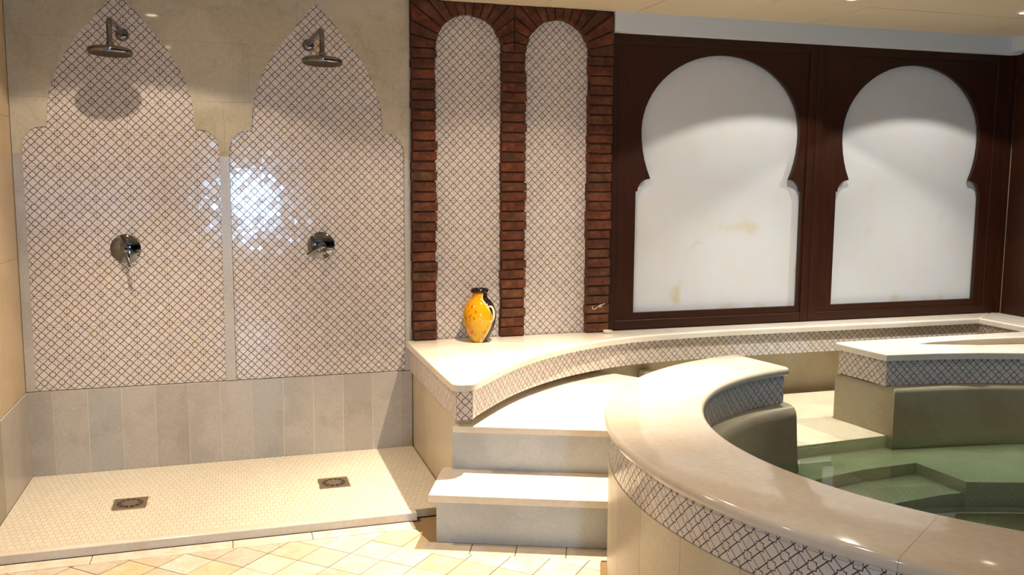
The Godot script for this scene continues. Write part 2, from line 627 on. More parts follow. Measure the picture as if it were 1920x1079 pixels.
func tile_band(parent: Node3D, path: Array, y0: float, side := 1.0):
	var dist := PackedFloat32Array([0.0])
	for i in range(1, path.size()):
		dist.append(dist[i - 1] + path[i].distance_to(path[i - 1]))
	var total := dist[dist.size() - 1]
	var n := ceili(total / TS - 0.02)
	for k in n:
		var s0 := k * TS
		var len := minf(TS, total - s0)
		var cell := rect(0, 0, len, BAND)
		# cut where the path bends so that every piece follows the bend
		var pieces := band_chips if len > TS - 1e-4 else clipped(band_chips, rect(0, 0, len - 0.0005, BAND))
		var cuts := [0.0]
		for d in dist:
			if d > s0 + 0.002 and d < s0 + len - 0.002:
				cuts.append(d - s0)
		cuts.append(len)
		var whole := ArrayMesh.new()
		var grout := MB.new()
		var glaze := MB.new()
		for ci in cuts.size() - 1:
			var box := rect(cuts[ci], 0, cuts[ci + 1], BAND)
			# frame of this straight stretch
			var mid: float = s0 + (cuts[ci] + cuts[ci + 1]) / 2
			var seg := 0
			while seg < dist.size() - 2 and dist[seg + 1] < mid:
				seg += 1
			var d: Vector2 = (path[seg + 1] - path[seg]).normalized()
			var at: Vector2 = path[seg] + d * (s0 - dist[seg])
			var nn := Vector2(-d.y, d.x) * side
			var xf := Transform3D(Vector3(d.x, 0, d.y), Vector3(0, 1, 0), Vector3(nn.x, 0, nn.y), Vector3(at.x, y0, at.y))
			prism(grout, box, -0.008, 0.0, 0.0, xf, 1.0)
			for piece in (clipped(pieces, box) if cuts.size() > 2 else pieces):
				glaze.col = chip_tint()
				var first := glaze.n.size()
				prism(glaze, piece, 0.0, CHIP, 0.0, xf, 1.0)
				uneven(glaze, first, xf.basis.z)
		grout.add_to(whole, M.tile_grout)
		glaze.add_to(whole, M.glaze)
		part("tile", whole, parent)

# ---------------------------------------------------------------- shapes of the place
const WALL := -4.93       # face of the back wall
const LEFT := -1.01
const RIGHT := 5.065
const CEIL := 2.5
const TOP := 0.645        # bench and coping
const PC := Vector2(2.79, -2.555)  # centre of the pool
const R_OUT := 1.555
const R_IN := 1.165
const WATER := 0.20

func arch_outline(cx: float) -> PackedVector2Array:
	var half := [Vector2(0.0, 2.455), Vector2(0.125, 2.305), Vector2(0.215, 2.19), Vector2(0.28, 2.08), Vector2(0.327, 1.94), Vector2(0.341, 1.80)]
	var r := spline(half, 5)
	r.append(Vector2(0.343, 1.79))
	for k in 7:
		var g := PI / 2 * (1.0 - k / 6.0)
		r.append(Vector2(0.368 + 0.088 * cos(g), 1.675 + 0.113 * sin(g)))
	r.append(Vector2(0.456, 0.475))
	var out := PackedVector2Array()
	for q in r:
		out.append(Vector2(cx + q.x, q.y))
	r.reverse()
	for q in r:
		if q.x > 0.0001:
			out.append(Vector2(cx - q.x, q.y))
	return out

func circle_hit(a: Vector2, d: Vector2, r: float) -> Vector2:
	# first point of a + t d on the pool circle of radius r
	var q := a - PC
	var b := q.dot(d)
	var c := q.length_squared() - r * r
	return a + d * (-b - sqrt(maxf(0.0, b * b - c)))

func pool_circle(r: float, a0 := 0.0, a1 := 360.0, n := 72) -> PackedVector2Array:
	var out := PackedVector2Array()
	for i in n + 1:
		var g := deg_to_rad(lerpf(a0, a1, float(i) / n))
		out.append(PC + Vector2(cos(g), sin(g)) * r)
	return out

func box_mesh(x0: float, x1: float, y0: float, y1: float, z0: float, z1: float, material: Material, bev := 0.0) -> ArrayMesh:
	var mb := MB.new()
	prism(mb, rect(x0, z0, x1, z1), y0, y1, bev, FLOORWARD, 20, true)
	return mb.mesh(material)

func face_mesh(poly: PackedVector2Array, z0: float, z1: float, material: Material, bev := 0.0, xf := BACKWARD, smooth := 40.0) -> ArrayMesh:
	var mb := MB.new()
	prism(mb, poly, z0, z1, bev, xf, smooth, true)
	return mb.mesh(material)

func _ready():
	setup_view()
	rng.seed = 20240611
	make_materials()
	make_chips()
	for i in 5:
		tile_meshes.append(tile_mesh(chips, [rect(0, 0, TS, TS)]))
	make_band()
	build_floor()
	build_ceiling()
	build_back_wall()
	build_other_walls()
	build_windows()
	build_shower_tray()
	build_bench()
	build_steps()
	build_pool()
	build_basin()
	build_fittings()
	build_lamps()

# ---------------------------------------------------------------- floor
func build_floor():
	var f := setting("floor", "diagonal cream marble floor tiles")
	var mb := MB.new()
	var disc := pool_circle(1.32)
	for r in [rect(LEFT - 0.1, -5.1, PC.x, 4.15), rect(PC.x, -5.1, RIGHT + 0.1, 4.15)]:
		for q in Geometry2D.clip_polygons(r, disc):
			prism(mb, q, -0.7, -0.006, 0.0, FLOORWARD, 20)
	part("screed", mb.mesh(M.floor_grout), f)
	# field of diagonal tiles, kept clear of the tray, the steps and the pool
	var field: Array = [PackedVector2Array([Vector2(LEFT, -3.80), Vector2(0.735, -3.80), Vector2(0.79, -3.50), Vector2(1.55, -3.19), Vector2(1.55, -1.6), Vector2(LEFT, -1.6)])]
	var outer := pool_circle(1.56)
	var area: PackedVector2Array = Geometry2D.clip_polygons(field[0], outer)[0]
	var kinds := ["floor_marble", "floor_marble", "floor_marble_grey", "floor_marble_rose", "floor_marble_gold"]
	var side := 0.152
	var turn := Transform2D(deg_to_rad(43.0), Vector2(0.314, -3.715))
	for i in range(-22, 22):
		for j in range(-22, 22):
			var q := PackedVector2Array()
			for c in rect(i * side + 0.0016, j * side + 0.0016, (i + 1) * side - 0.0016, (j + 1) * side - 0.0016):
				q.append(turn * c)
			for bit in Geometry2D.intersect_polygons(q, area):
				if absf(area_of(bit)) > 1.5e-4:
					var tm := MB.new()
					prism(tm, bit, -0.006, rng.randf_range(-0.0006, 0.0006), 0.0015, FLOORWARD, 10, false, 1)
					part("floor_tile", tm.mesh(M[kinds[rng.randi() % kinds.size()]]), f)
	# border strips beside the tray and before the step
	var x := LEFT
	var bw := [0.42, 0.55, 0.33, 0.45]
	for w in bw:
		var x1: float = minf(x + w, 0.74)
		part("border_tile", box_mesh(x + 0.0015, x1 - 0.0015, -0.006, 0.0, -3.885, -3.803, M.floor_marble, 0.0015), f)
		x = x1
	var a := Vector2(0.75, -3.64)
	var d := Vector2(0.9254, 0.379)
	var nrm := Vector2(-0.379, 0.9254)
	var s := 0.0
	for w in [0.2, 0.19, 0.21, 0.2]:
		var p0: Vector2 = a + d * (s + 0.0015)
		var p1: Vector2 = a + d * (s + w - 0.0015)
		var tm := MB.new()
		prism(tm, PackedVector2Array([p0, p1, p1 + nrm * 0.115, p0 + nrm * 0.115]), -0.006, 0.0, 0.0015, FLOORWARD, 10, false, 1)
		part("border_tile", tm.mesh(M.floor_marble_grey), f)
		s += w
	# the rest of the room, plain
	var rest := MB.new()
	prism(rest, rect(LEFT - 0.1, -1.598, 1.2, 4.15), -0.006, 0.0, 0.0, FLOORWARD)
	part("slab", rest.mesh(M.floor_marble), f)

# ---------------------------------------------------------------- ceiling
func build_ceiling():
	var c := setting("ceiling", "beige panelled ceiling")
	part("deck", box_mesh(LEFT - 0.1, RIGHT + 0.1, CEIL + 0.006, CEIL + 0.12, -5.1, 4.15, M.ceiling_gap), c)
	var g := 0.577
	for i in range(-5, 7):
		for j in range(-2, 15):
			var x0 := maxf(1.67 + i * g, LEFT)
			var x1 := minf(1.67 + (i + 1) * g, RIGHT)
			var z0 := maxf(-4.32 + j * g, -4.99)
			var z1 := minf(-4.32 + (j + 1) * g, 4.05)
			if x1 - x0 < 0.03 or z1 - z0 < 0.03:
				continue
			var mb := MB.new()
			var xf := Transform3D(Vector3(1, 0, 0), Vector3(0, 0, 1), Vector3(0, -1, 0), Vector3(0, CEIL + 0.03, 0))
			prism(mb, rect(x0 + 0.002, z0 + 0.002, x1 - 0.002, z1 - 0.002), 0.0, 0.03 + rng.randf_range(-0.001, 0.001), 0.003, xf, 10, false, 1)
			part("ceiling_panel", mb.mesh(M.ceiling_panel), c)

# ---------------------------------------------------------------- back wall: showers, bricks
func build_back_wall():
	var w := setting("wall_back", "back wall with two arched shower panels and brick niches")
	part("core", box_mesh(LEFT - 0.1, RIGHT + 0.1, -0.7, CEIL + 0.01, -5.12, -4.99, M.plaster), w)
	part("backing", box_mesh(LEFT, 2.12, 0.0, CEIL, -4.99, WALL - 0.010, M.plaster), w)
	var arches := [arch_outline(-0.511), arch_outline(0.449)]
	for i in 2:
		var p := Node3D.new()
		p.name = "arched_tile_panel"
		w.add_child(p, true)
		p.set_meta("label", "white star lattice tiles in a pointed arch behind the %s shower" % ["left", "right"][i])
		tile_field(p, arches[i], [-0.968, -0.007][i], 0.475, WALL)
	# marble slabs round the arches, 12 mm proud
	var rows := [[0.4755, 1.655, [LEFT, -0.5, 0.45, 0.936]], [1.655, 1.93, [LEFT, -0.53, -0.028, 0.44, 0.936]], [1.93, 2.225, [LEFT, -0.6, 0.1, 0.5, 0.936]], [2.225, 2.498, [LEFT, -0.45, 0.35, 0.936]]]
	for row in rows:
		var xs: Array = row[2]
		for k in xs.size() - 1:
			var bits: Array = [rect(xs[k] + 0.0002, row[0] + 0.0002, xs[k + 1] - 0.0002, row[1] - 0.0002)]
			for arch in arches:
				var next := []
				for b in bits:
					next.append_array(Geometry2D.clip_polygons(b, arch))
				bits = next
			for b in bits:
				if absf(area_of(b)) > 1e-4:
					part("marble_slab", face_mesh(b, WALL - 0.01, WALL + 0.012, M.grey_marble_pale if row[0] < 1.0 else M.wall_marble, 0.0006), w)
	# grey dado
	var tones := ["grey_marble_dark", "grey_marble", "grey_marble_cool", "grey_marble", "grey_marble_dark", "grey_marble_pale", "grey_marble", "grey_marble_cool", "grey_marble_pale", "grey_marble", "grey_marble_dark", "grey_marble", "grey_marble_dark", "grey_marble_pale"]
	var x := LEFT
	var k := 0
	while x < 0.93:
		var x1 := minf((x + 0.117) if k == 0 else x + 0.1607, 0.938)
		part("dado_tile", face_mesh(rect(x + 0.0012, 0.0, x1 - 0.0012, 0.472), WALL - 0.01, WALL + 0.012 + rng.randf_range(-0.0008, 0.0008), M[tones[k % tones.size()]], 0.0015), w)
		x = x1
		k += 1
	part("dado_joint", box_mesh(LEFT, 0.938, 0.0, 0.471, WALL - 0.011, WALL + 0.0106, M.cream_marble), w)
	# brick surround of the two niches
	var b := Node3D.new()
	b.name = "brick_surround"
	w.add_child(b, true)
	b.set_meta("label", "dark red brick columns and round arches framing two narrow niches")
	var cols := [[0.943, 1.076], [1.450, 1.592], [1.972, 2.117]]
	var centre := [1.263, 1.782]
	var rad := 0.190
	var spring := 2.245
	var face := WALL + 0.052
	var outline := rect(0.943, TOP, 2.117, CEIL)
	var mortar: Array = []
	for c in cols:
		mortar.append(rect(c[0] + 0.006, TOP, c[1] - 0.006, spring))
	for m in mortar:
		part("mortar", face_mesh(m, WALL - 0.01, face - 0.014, M.mortar), b)
	for i in 2:
		var x0: float = [0.949, 1.521][i]
		var x1: float = [1.521, 2.111][i]
		var hood := PackedVector2Array([Vector2(x0, spring), Vector2(centre[i] - rad - 0.006, spring)])
		for s in 25:
			hood.append(Vector2(centre[i], spring) + Vector2.from_angle(PI - PI * s / 24) * (rad + 0.006))
		hood.append_array(PackedVector2Array([Vector2(x1, spring), Vector2(x1, CEIL), Vector2(x0, CEIL)]))
		part("mortar", face_mesh(hood, WALL - 0.01, face - 0.014, M.mortar), b)
	var pitch := 0.0552
	for c in cols:
		var y := TOP + 0.002
		while y < spring - 0.01:
			var y1 := minf(y + pitch, spring)
			var gap := rng.randf_range(0.003, 0.008)
			var l: float = c[0] + rng.randf_range(-0.003, 0.005)
			var r: float = c[1] + rng.randf_range(-0.006, 0.007)
			var q := PackedVector2Array([Vector2(l, y + gap * 0.5 + rng.randf_range(0, 0.004)), Vector2((l + r) / 2, y + gap * 0.5 + rng.randf_range(-0.001, 0.003)), Vector2(r, y + gap * 0.5 + rng.randf_range(0, 0.004)), Vector2(r + rng.randf_range(-0.004, 0.002), y1 - gap * 0.5), Vector2((l + r) / 2, y1 - gap * 0.5 + rng.randf_range(-0.003, 0.001)), Vector2(l, y1 - gap * 0.5 - rng.randf_range(0, 0.003))])
			part("brick", face_mesh(q, WALL - 0.01, face + rng.randf_range(-0.006, 0.004), M["brick_%d" % (rng.randi() % 6)], 0.006), b)
			y = y1
	for i in 2:
		var lim := rect([0.943, 1.5215][i], spring, [1.5205, 2.117][i], CEIL - 0.002)
		var n := 15
		for s in n:
			var g0 := PI - PI * s / n
			var g1 := PI - PI * (s + 1) / n
			var e := 0.012
			var q := PackedVector2Array()
			var o := Vector2(centre[i], spring)
			var r0 := rad + rng.randf_range(-0.003, 0.004)
			q.append(o + Vector2.from_angle(g0 - e) * r0)
			q.append(o + Vector2.from_angle(g0 - e * 0.7) * 0.46)
			q.append(o + Vector2.from_angle(g1 + e * 0.7) * 0.46)
			q.append(o + Vector2.from_angle(g1 + e) * r0)
			for bit in Geometry2D.intersect_polygons(q, lim):
				if absf(area_of(bit)) > 2e-4:
					part("brick", face_mesh(bit, WALL - 0.01, face + rng.randf_range(-0.006, 0.004), M["brick_%d" % (rng.randi() % 6)], 0.005), b)
	# tiles in the niches
	for i in 2:
		var c: float = centre[i]
		var q := PackedVector2Array([Vector2(c - rad - 0.02, TOP), Vector2(c + rad + 0.02, TOP), Vector2(c + rad + 0.02, spring)])
		for s in range(1, 24):
			q.append(Vector2(c, spring) + Vector2.from_angle(PI * s / 24) * (rad + 0.02))
		q.append(Vector2(c - rad - 0.02, spring))
		var p := Node3D.new()
		p.name = "niche_tile_panel"
		w.add_child(p, true)
		p.set_meta("label", "white star lattice tiles in the %s brick niche" % ["left", "right"][i])
		tile_field(p, q, c - 0.24, TOP - 0.02, WALL)

# ---------------------------------------------------------------- other walls
func build_other_walls():
	var l := setting("wall_left", "beige stone wall at the left of the showers")
	part("core", box_mesh(LEFT - 0.13, LEFT - 0.012, -0.7, CEIL + 0.01, -5.1, 4.15, M.plaster), l)
	var z := -4.99
	var k := 0
	while z < 4.0:
		var z1 := minf(z + 0.62, 4.0)
		part("dado_tile", face_mesh(rect(z + 0.001, 0.0, z1 - 0.001, 0.472), LEFT - 0.012, LEFT + 0.006, M[["grey_marble", "beige_stone_grey", "beige_stone"][k % 3]], 0.003, LEFTWARD), l)
		for y in [[0.474, 1.15], [1.15, 1.83], [1.83, 2.498]]:
			part("stone_slab", face_mesh(rect(z + 0.0006, y[0] + 0.0006, z1 - 0.0006, y[1] - 0.0006), LEFT - 0.012, LEFT - 0.002, M.left_stone, 0.001, LEFTWARD), l)
		z = z1
		k += 1
	var r := setting("wall_right", "dark wooden panelled wall at the right")
	part("core", box_mesh(RIGHT + 0.02, RIGHT + 0.14, -0.7, CEIL + 0.01, -5.1, 4.15, M.plaster), r)
	part("post", box_mesh(5.026, 5.062, TOP, 2.39, -4.94, -4.905, M.wood_upright, 0.003), r)
	z = -4.90
	while z < 4.0:
		var z1 := minf(z + 0.5, 4.0)
		part("board", face_mesh(rect(z + 0.001, 0.0, z1 - 0.001, 2.39), -RIGHT - 0.02, -RIGHT + 0.004, M.wood_upright, 0.004, RIGHTWARD), r)
		z = z1
	part("top_rail", face_mesh(rect(-4.9, 2.25, 4.0, 2.39), -RIGHT, -RIGHT + 0.02, M.wood_level, 0.003, RIGHTWARD), r)
	var fr := setting("wall_front", "plain wall behind the camera")
	# with an opening for the daylight window
	for q in [[LEFT - 0.1, 0.05, 0.0, CEIL], [0.47, RIGHT + 0.1, 0.0, CEIL], [0.05, 0.47, 0.0, 0.92], [0.05, 0.47, 1.44, CEIL]]:
		part("panel", box_mesh(q[0], q[1], q[2], q[3], 4.0, 4.15, M.wood_upright), fr)
	var cor := setting("trim_1", "pale grey painted cornice above the wooden windows")
	part("cornice", box_mesh(2.119, RIGHT, 2.389, CEIL + 0.004, -4.99, -4.872, M.cornice_paint, 0.0), cor)
	part("cornice_return", box_mesh(4.975, RIGHT + 0.02, 2.405, CEIL + 0.004, -4.872, 4.0, M.cornice_paint, 0.0), cor)

# ---------------------------------------------------------------- horseshoe windows
func build_windows():
	for i in 2:
		var w := setting("window_%d" % (i + 1), ["white slab in a dark wooden horseshoe arch, beside the bricks", "white slab in a dark wooden horseshoe arch, in the right corner"][i])
		var c: float = [2.876, 4.281][i]
		var x0: float = [2.119, 3.527][i]
		var x1: float = [3.525, 5.03][i]
		var y0 := TOP
		var y1 := 2.392
		var hole := PackedVector2Array()
		var right := []
		right.append(Vector2(0.576, 0.745))
		right.append(Vector2(0.576, 1.478))
		for s in 7:
			var g := PI / 2 * s / 6.0
			right.append(Vector2(0.484 + 0.081 * cos(g), 1.478 + 0.074 * sin(g)))
		# horseshoe curve from the cusp to the crown
		var y := 1.556
		for s in 22:
			var g := lerpf(-0.482, PI / 2, s / 21.0)
			right.append(Vector2(0.546 * cos(g), 1.835 + (0.46 if g > 0 else 0.60) * sin(g)))
		for q in right:
			hole.append(Vector2(c + q.x, q.y))
		right.reverse()
		for q in right:
			if q.x > 0.0005:
				hole.append(Vector2(c - q.x, q.y))
		# arch board split at the crown and the sill so that no piece has a hole
		for sgn in 2:
			var half := rect(x0 + 0.05, y0 + 0.05, c, y1 - 0.05) if sgn == 0 else rect(c, y0 + 0.05, x1 - 0.05, y1 - 0.05)
			for bit in Geometry2D.clip_polygons(half, hole):
				part("arch_board", face_mesh(bit, -4.965, -4.940, M.wood_upright, 0.0, BACKWARD, 25.0), w)
		part("stile", face_mesh(rect(x0, y0, x0 + 0.055, y1), -4.985, -4.928, M.wood_upright, 0.004), w)
		part("stile", face_mesh(rect(x1 - (0.055 if i == 0 else 0.10), y0, x1, y1), -4.985, -4.928, M.wood_upright, 0.004), w)
		part("rail", face_mesh(rect(x0 + 0.055, y0, x1 - 0.055, y0 + 0.058), -4.985, -4.930, M.wood_level, 0.004), w)
		part("rail", face_mesh(rect(x0 + 0.055, y1 - 0.055, x1 - 0.055, y1), -4.985, -4.930, M.wood_level, 0.004), w)
		# slab with its own texture coordinates
		var mb := MB.new()
		var a := Vector3(c - 0.65, 0.70, -4.981)
		var b := Vector3(c + 0.65, 2.34, -4.981)
		var n := Vector3(0, 0, 1)
		mb.tri(a, Vector3(b.x, a.y, a.z), b, n, n, n, Vector2(0, 1), Vector2(1, 1), Vector2(1, 0))
		mb.tri(a, b, Vector3(a.x, b.y, a.z), n, n, n, Vector2(0, 1), Vector2(1, 0), Vector2(0, 0))
		mb.flat(Vector3(a.x, a.y, -4.989), Vector3(b.x, a.y, -4.989), Vector3(b.x, b.y, -4.989), Vector3(a.x, b.y, -4.989), -n)
		for e in [[a.x, a.y, b.x, a.y, Vector3(0, -1, 0)], [a.x, b.y, b.x, b.y, Vector3(0, 1, 0)], [a.x, a.y, a.x, b.y, Vector3(-1, 0, 0)], [b.x, a.y, b.x, b.y, Vector3(1, 0, 0)]]:
			mb.flat(Vector3(e[0], e[1], -4.981), Vector3(e[2], e[3], -4.981), Vector3(e[2], e[3], -4.989), Vector3(e[0], e[1], -4.989), e[4])
		part("pane", mb.mesh(M["window_slab_%d" % i]), w)
	# daylight window behind the camera
	var d := setting("window_3", "small frosted daylight window behind the camera")
	part("pane", box_mesh(0.05, 0.47, 0.92, 1.44, 4.06, 4.08, M.day_glow), d)
	var al := AreaLight3D.new()
	al.name = "daylight"
	al.area_size = Vector2(0.41, 0.51)
	al.light_color = DAY_COLOR
	al.light_energy = DAY_ENERGY
	al.shadow_enabled = true
	al.position = Vector3(0.26, 1.18, 4.045)
	al.rotation = Vector3(0, 0, 0)
	al.set("area_range", 14.0)
	d.add_child(al)

# ---------------------------------------------------------------- shower tray
func build_shower_tray():
	var t := thing("shower_tray", "low cream mosaic shower tray with two drains", "shower tray", Vector3(-0.1, 0, -4.4))
	part("base", box_mesh(LEFT + 0.007, 0.938, 0.001, 0.036, WALL + 0.013, -3.93, M.mosaic_grout), t)
	part("kerb", box_mesh(LEFT + 0.007, 0.76, 0.001, 0.040, -3.93, -3.89, M.cream_marble, 0.006), t)
	var mb := MB.new()
	var dx := 0.0275
	var dz := 0.042
	var j := 0
	var z := WALL + 0.014
	while z < -3.935:
		var z1 := minf(z + dz, -3.931)
		var x := LEFT + 0.008 - (dx / 2 if j % 2 else 0.0)
		while x < 0.936:
			var a := maxf(x, LEFT + 0.008)
			var b := minf(x + dx, 0.937)
			var in_drain := false
			for dc in [Vector2(-0.495, -4.378), Vector2(0.442, -4.405)]:
				if absf((a + b) / 2 - dc.x) < 0.079 and absf((z + z1) / 2 - dc.y) < 0.082:
					in_drain = true
			if b - a > 0.004 and not in_drain:
				var k := rng.randf_range(0.94, 1.0)
				mb.col = Color(0.69 * k, 0.645 * k, 0.545 * k)
				prism(mb, rect(a + 0.0008, z + 0.0008, b - 0.0008, z1 - 0.0008), 0.036, 0.038, 0.0006, FLOORWARD, 5, false, 1)
			x += dx
		z = z1
		j += 1
	var mo := part("mosaic", mb.mesh(M.mosaic), t)
	mo.set_meta("kind", "stuff")
	# drains
	for i in 2:
		var c: Vector2 = [Vector2(-0.495, -4.378), Vector2(0.442, -4.405)][i]
		var d := thing("floor_drain", ["square steel floor drain below the left shower", "square steel floor drain below the right shower"][i], "drain", Vector3(c.x, 0.0362, c.y), "shower drains")
		part("plate", box_mesh(c.x - 0.074, c.x + 0.074, 0.0363, 0.0395, c.y - 0.074, c.y + 0.074, M.steel, 0.001), d)
		var rm := MB.new()
		lathe(rm, [Vector2(0.058, 0.0395), Vector2(0.058, 0.0403), Vector2(0.036, 0.0403), Vector2(0.036, 0.0395)], Transform3D(Basis.IDENTITY, Vector3(c.x, 0, c.y)), 28)
		part("slot_ring", rm.mesh(M.steel_dark), d)
		for s in 12:
			var g := TAU * s / 12
			var v := Vector2.from_angle(g)
			var u := Vector2(-v.y, v.x) * 0.0035
			var q := MB.new()
			prism(q, PackedVector2Array([c + v * 0.036 + u, c + v * 0.036 - u, c + v * 0.058 - u, c + v * 0.058 + u]), 0.040, 0.0409, 0.0, FLOORWARD)
			part("bar", q.mesh(M.steel), d)
		var cm := MB.new()
		lathe(cm, [Vector2(0.036, 0.0395), Vector2(0.036, 0.0412), Vector2(0.0, 0.0414)], Transform3D(Basis.IDENTITY, Vector3(c.x, 0, c.y)), 24)
		part("cover", cm.mesh(M.steel), d)

# ---------------------------------------------------------------- bench
func bench_edge() -> Array:
	var e := [Vector2(0.905, -4.915), Vector2(0.905, -3.835), Vector2(0.911, -3.808), Vector2(0.930, -3.795), Vector2(0.985, -3.790), Vector2(1.005, -3.797)]
	var curve := spline([Vector2(1.02, -3.812), Vector2(1.13, -3.955), Vector2(1.29, -4.145), Vector2(1.46, -4.31), Vector2(1.70, -4.49), Vector2(1.94, -4.615), Vector2(2.10, -4.675), Vector2(2.30, -4.720), Vector2(2.63, -4.752), Vector2(3.0, -4.762), Vector2(3.5, -4.757)], 4)
	e.append_array(curve)
	e.append(Vector2(4.14, -4.748))
	e.append(Vector2(4.722, -4.740))
	return e

func build_bench():
	var b := thing("marble_bench", "long curved cream marble bench running below the niches and windows", "bench", Vector3(1.3, 0, -4.5))
	var edge := bench_edge()
	var cap := PackedVector2Array(edge)
	cap.append(Vector2(5.0, -4.926))
	cap.append(Vector2(2.118, -4.926))
	cap.append(Vector2(2.118, -4.876))
	cap.append(Vector2(2.10, -4.925))
	cap.append(Vector2(0.940, -4.915))
	cap = PackedVector2Array(edge)
	cap.append_array(PackedVector2Array([Vector2(4.99, -4.926), Vector2(0.94, -4.926)]))
	cap[0] = Vector2(0.905, -4.916)
	var mb := MB.new()
	prism(mb, cap, TOP - 0.036, TOP, 0.012, FLOORWARD, 50, true, 3)
	part("cap_slab", mb.mesh(M.cream_marble), b)
	var mb2 := MB.new()
	prism(mb2, PackedVector2Array([Vector2(4.724, -4.740), Vector2(4.735, -2.4), Vector2(5.06, -2.4), Vector2(5.06, -4.926), Vector2(4.992, -4.926)]), TOP - 0.036, TOP, 0.010, FLOORWARD, 50, true, 3)
	part("cap_slab", mb2.mesh(M.cream_marble), b)
	# tiled band, set back under the cap
	var line := edge.duplicate()
	line.append(Vector2(4.735, -2.4))
	var inner := offset_line(line, 0.022)
	# start against the wall, drop the doubled bends at the blunt end
	inner = [Vector2(0.927, -4.917), Vector2(0.927, -3.815), Vector2(1.000, -3.812)] + inner.slice(7)
	var sidep := [inner[0], inner[1]]
	var endp := [inner[1], inner[2]]
	var curvep := inner.slice(2, inner.size() - 1)
	var rightp := [inner[inner.size() - 2], inner[inner.size() - 1]]
	var band := Node3D.new()
	band.name = "tile_band"
	b.add_child(band)
	band.global_position = b.global_position
	for pth in [sidep, endp, curvep, rightp]:
		tile_band(band, pth, TOP - 0.036 - BAND, 1.0)
	# core behind the band and plain stone below it
	var core := PackedVector2Array(offset_line(inner, 0.0085))
	core.append_array(PackedVector2Array([Vector2(5.06, -2.4), Vector2(5.06, -4.926), Vector2(0.94, -4.926)]))
	var mc := MB.new()
	prism(mc, core, TOP - 0.036 - BAND, TOP - 0.0365, 0.0, FLOORWARD, 50, true)
	part("core", mc.mesh(M.beige_stone), b)
	var far := offset_line(inner, 0.105)
	var low := PackedVector2Array([Vector2(0.943, -4.917), Vector2(0.943, -3.80), Vector2(1.00, -3.86)])
	for q in far.slice(4):
		if q.x > 1.05:
			low.append(q)
	low.append_array(PackedVector2Array([Vector2(5.05, -2.4), Vector2(5.05, -4.92), Vector2(0.95, -4.92)]))
	var ml := MB.new()
	# the blunt end hangs over the steps: nothing stands in front of the upper riser
	var t := Vector2(0.9254, 0.379)
	var n := Vector2(-0.379, 0.9254)
	var a := Vector2(0.7912, -3.6225) - n * 0.325
	var ahead := PackedVector2Array([a - t, a + t * 3.0, a + t * 3.0 + n, a - t + n])
	for bit in Geometry2D.clip_polygons(low, ahead):
		if absf(area_of(bit)) > 0.1:
			prism(ml, bit, 0.0, TOP - 0.036 - BAND, 0.0, FLOORWARD, 50, true)
	part("base", ml.mesh(M.beige_stone), b)

# ---------------------------------------------------------------- steps
func build_steps():
	var t := Vector2(0.9254, 0.379)
	var n := Vector2(-0.379, 0.9254)
	var a := Vector2(0.7912, -3.6225)
	# first step
	var s1 := thing("marble_step", "lowest marble step with a projecting tread, beside the round pool wall", "step", Vector3(1.15, 0, -3.6), "steps up to the pool")
	var l := a + n * 0.03 - t * 0.03
	var r := circle_hit(l, t, 1.540)
	var back := 0.372
	var tread := PackedVector2Array([l, r, circle_hit(l - n * back, t, 1.540), Vector2(0.939, (l - n * back).y + 0.02), Vector2(0.90, -3.95), l - n * (back - 0.03)])
	var mb := MB.new()
	prism(mb, tread, 0.188, 0.220, 0.004, FLOORWARD, 20, true)
	part("tread", mb.mesh(M.cream_marble), s1)
	var rb := MB.new()
	prism(rb, PackedVector2Array([a, circle_hit(a, t, 1.541), circle_hit(a - n * 0.33, t, 1.541), Vector2(0.96, -3.93), a - n * 0.33 + t * 0.02]), 0.001, 0.188, 0.0, FLOORWARD, 20)
	part("riser", rb.mesh(M.riser_marble), s1)
	# landing
	var s2 := thing("marble_landing", "upper marble landing between the bench and the round pool wall", "step", Vector3(1.5, 0, -4.2), "steps up to the pool")
	var l2 := a - n * 0.288
	l2 += t * ((0.925 - l2.x) / t.x)
	var poly := PackedVector2Array([l2])
	var r2 := circle_hit(l2, t, 1.540)
	var a0 := rad_to_deg((r2 - PC).angle())
	poly.append_array(pool_circle(1.540, a0 if a0 > 0 else a0 + 360.0, 257.8, 24))
	poly.append(Vector2(2.17, -4.58))
	poly.append(Vector2(2.03, -4.80))
	var curve := offset_line(bench_edge(), 0.125)
	var keep := []
	for q in curve:
		if q.x > 1.10 and q.x < 1.98 and q.y < -4.0:
			keep.append(q)
	keep.reverse()
	poly.append_array(PackedVector2Array(keep))
	poly.append(Vector2(1.02, -3.93))
	poly.append(Vector2(0.95, -3.93))
	var lm := MB.new()
	prism(lm, poly, 0.402, 0.432, 0.004, FLOORWARD, 30, true)
	part("tread", lm.mesh(M.cream_marble), s2)
	var body := poly.duplicate()
	body[0] = a - n * 0.318 + t * ((0.93 - (a - n * 0.318).x) / t.x)
	body[1] = circle_hit(body[0], t, 1.541)
	var bb := MB.new()
	prism(bb, body, 0.001, 0.402, 0.0, FLOORWARD, 30)
	part("riser", bb.mesh(M.riser_marble), s2)

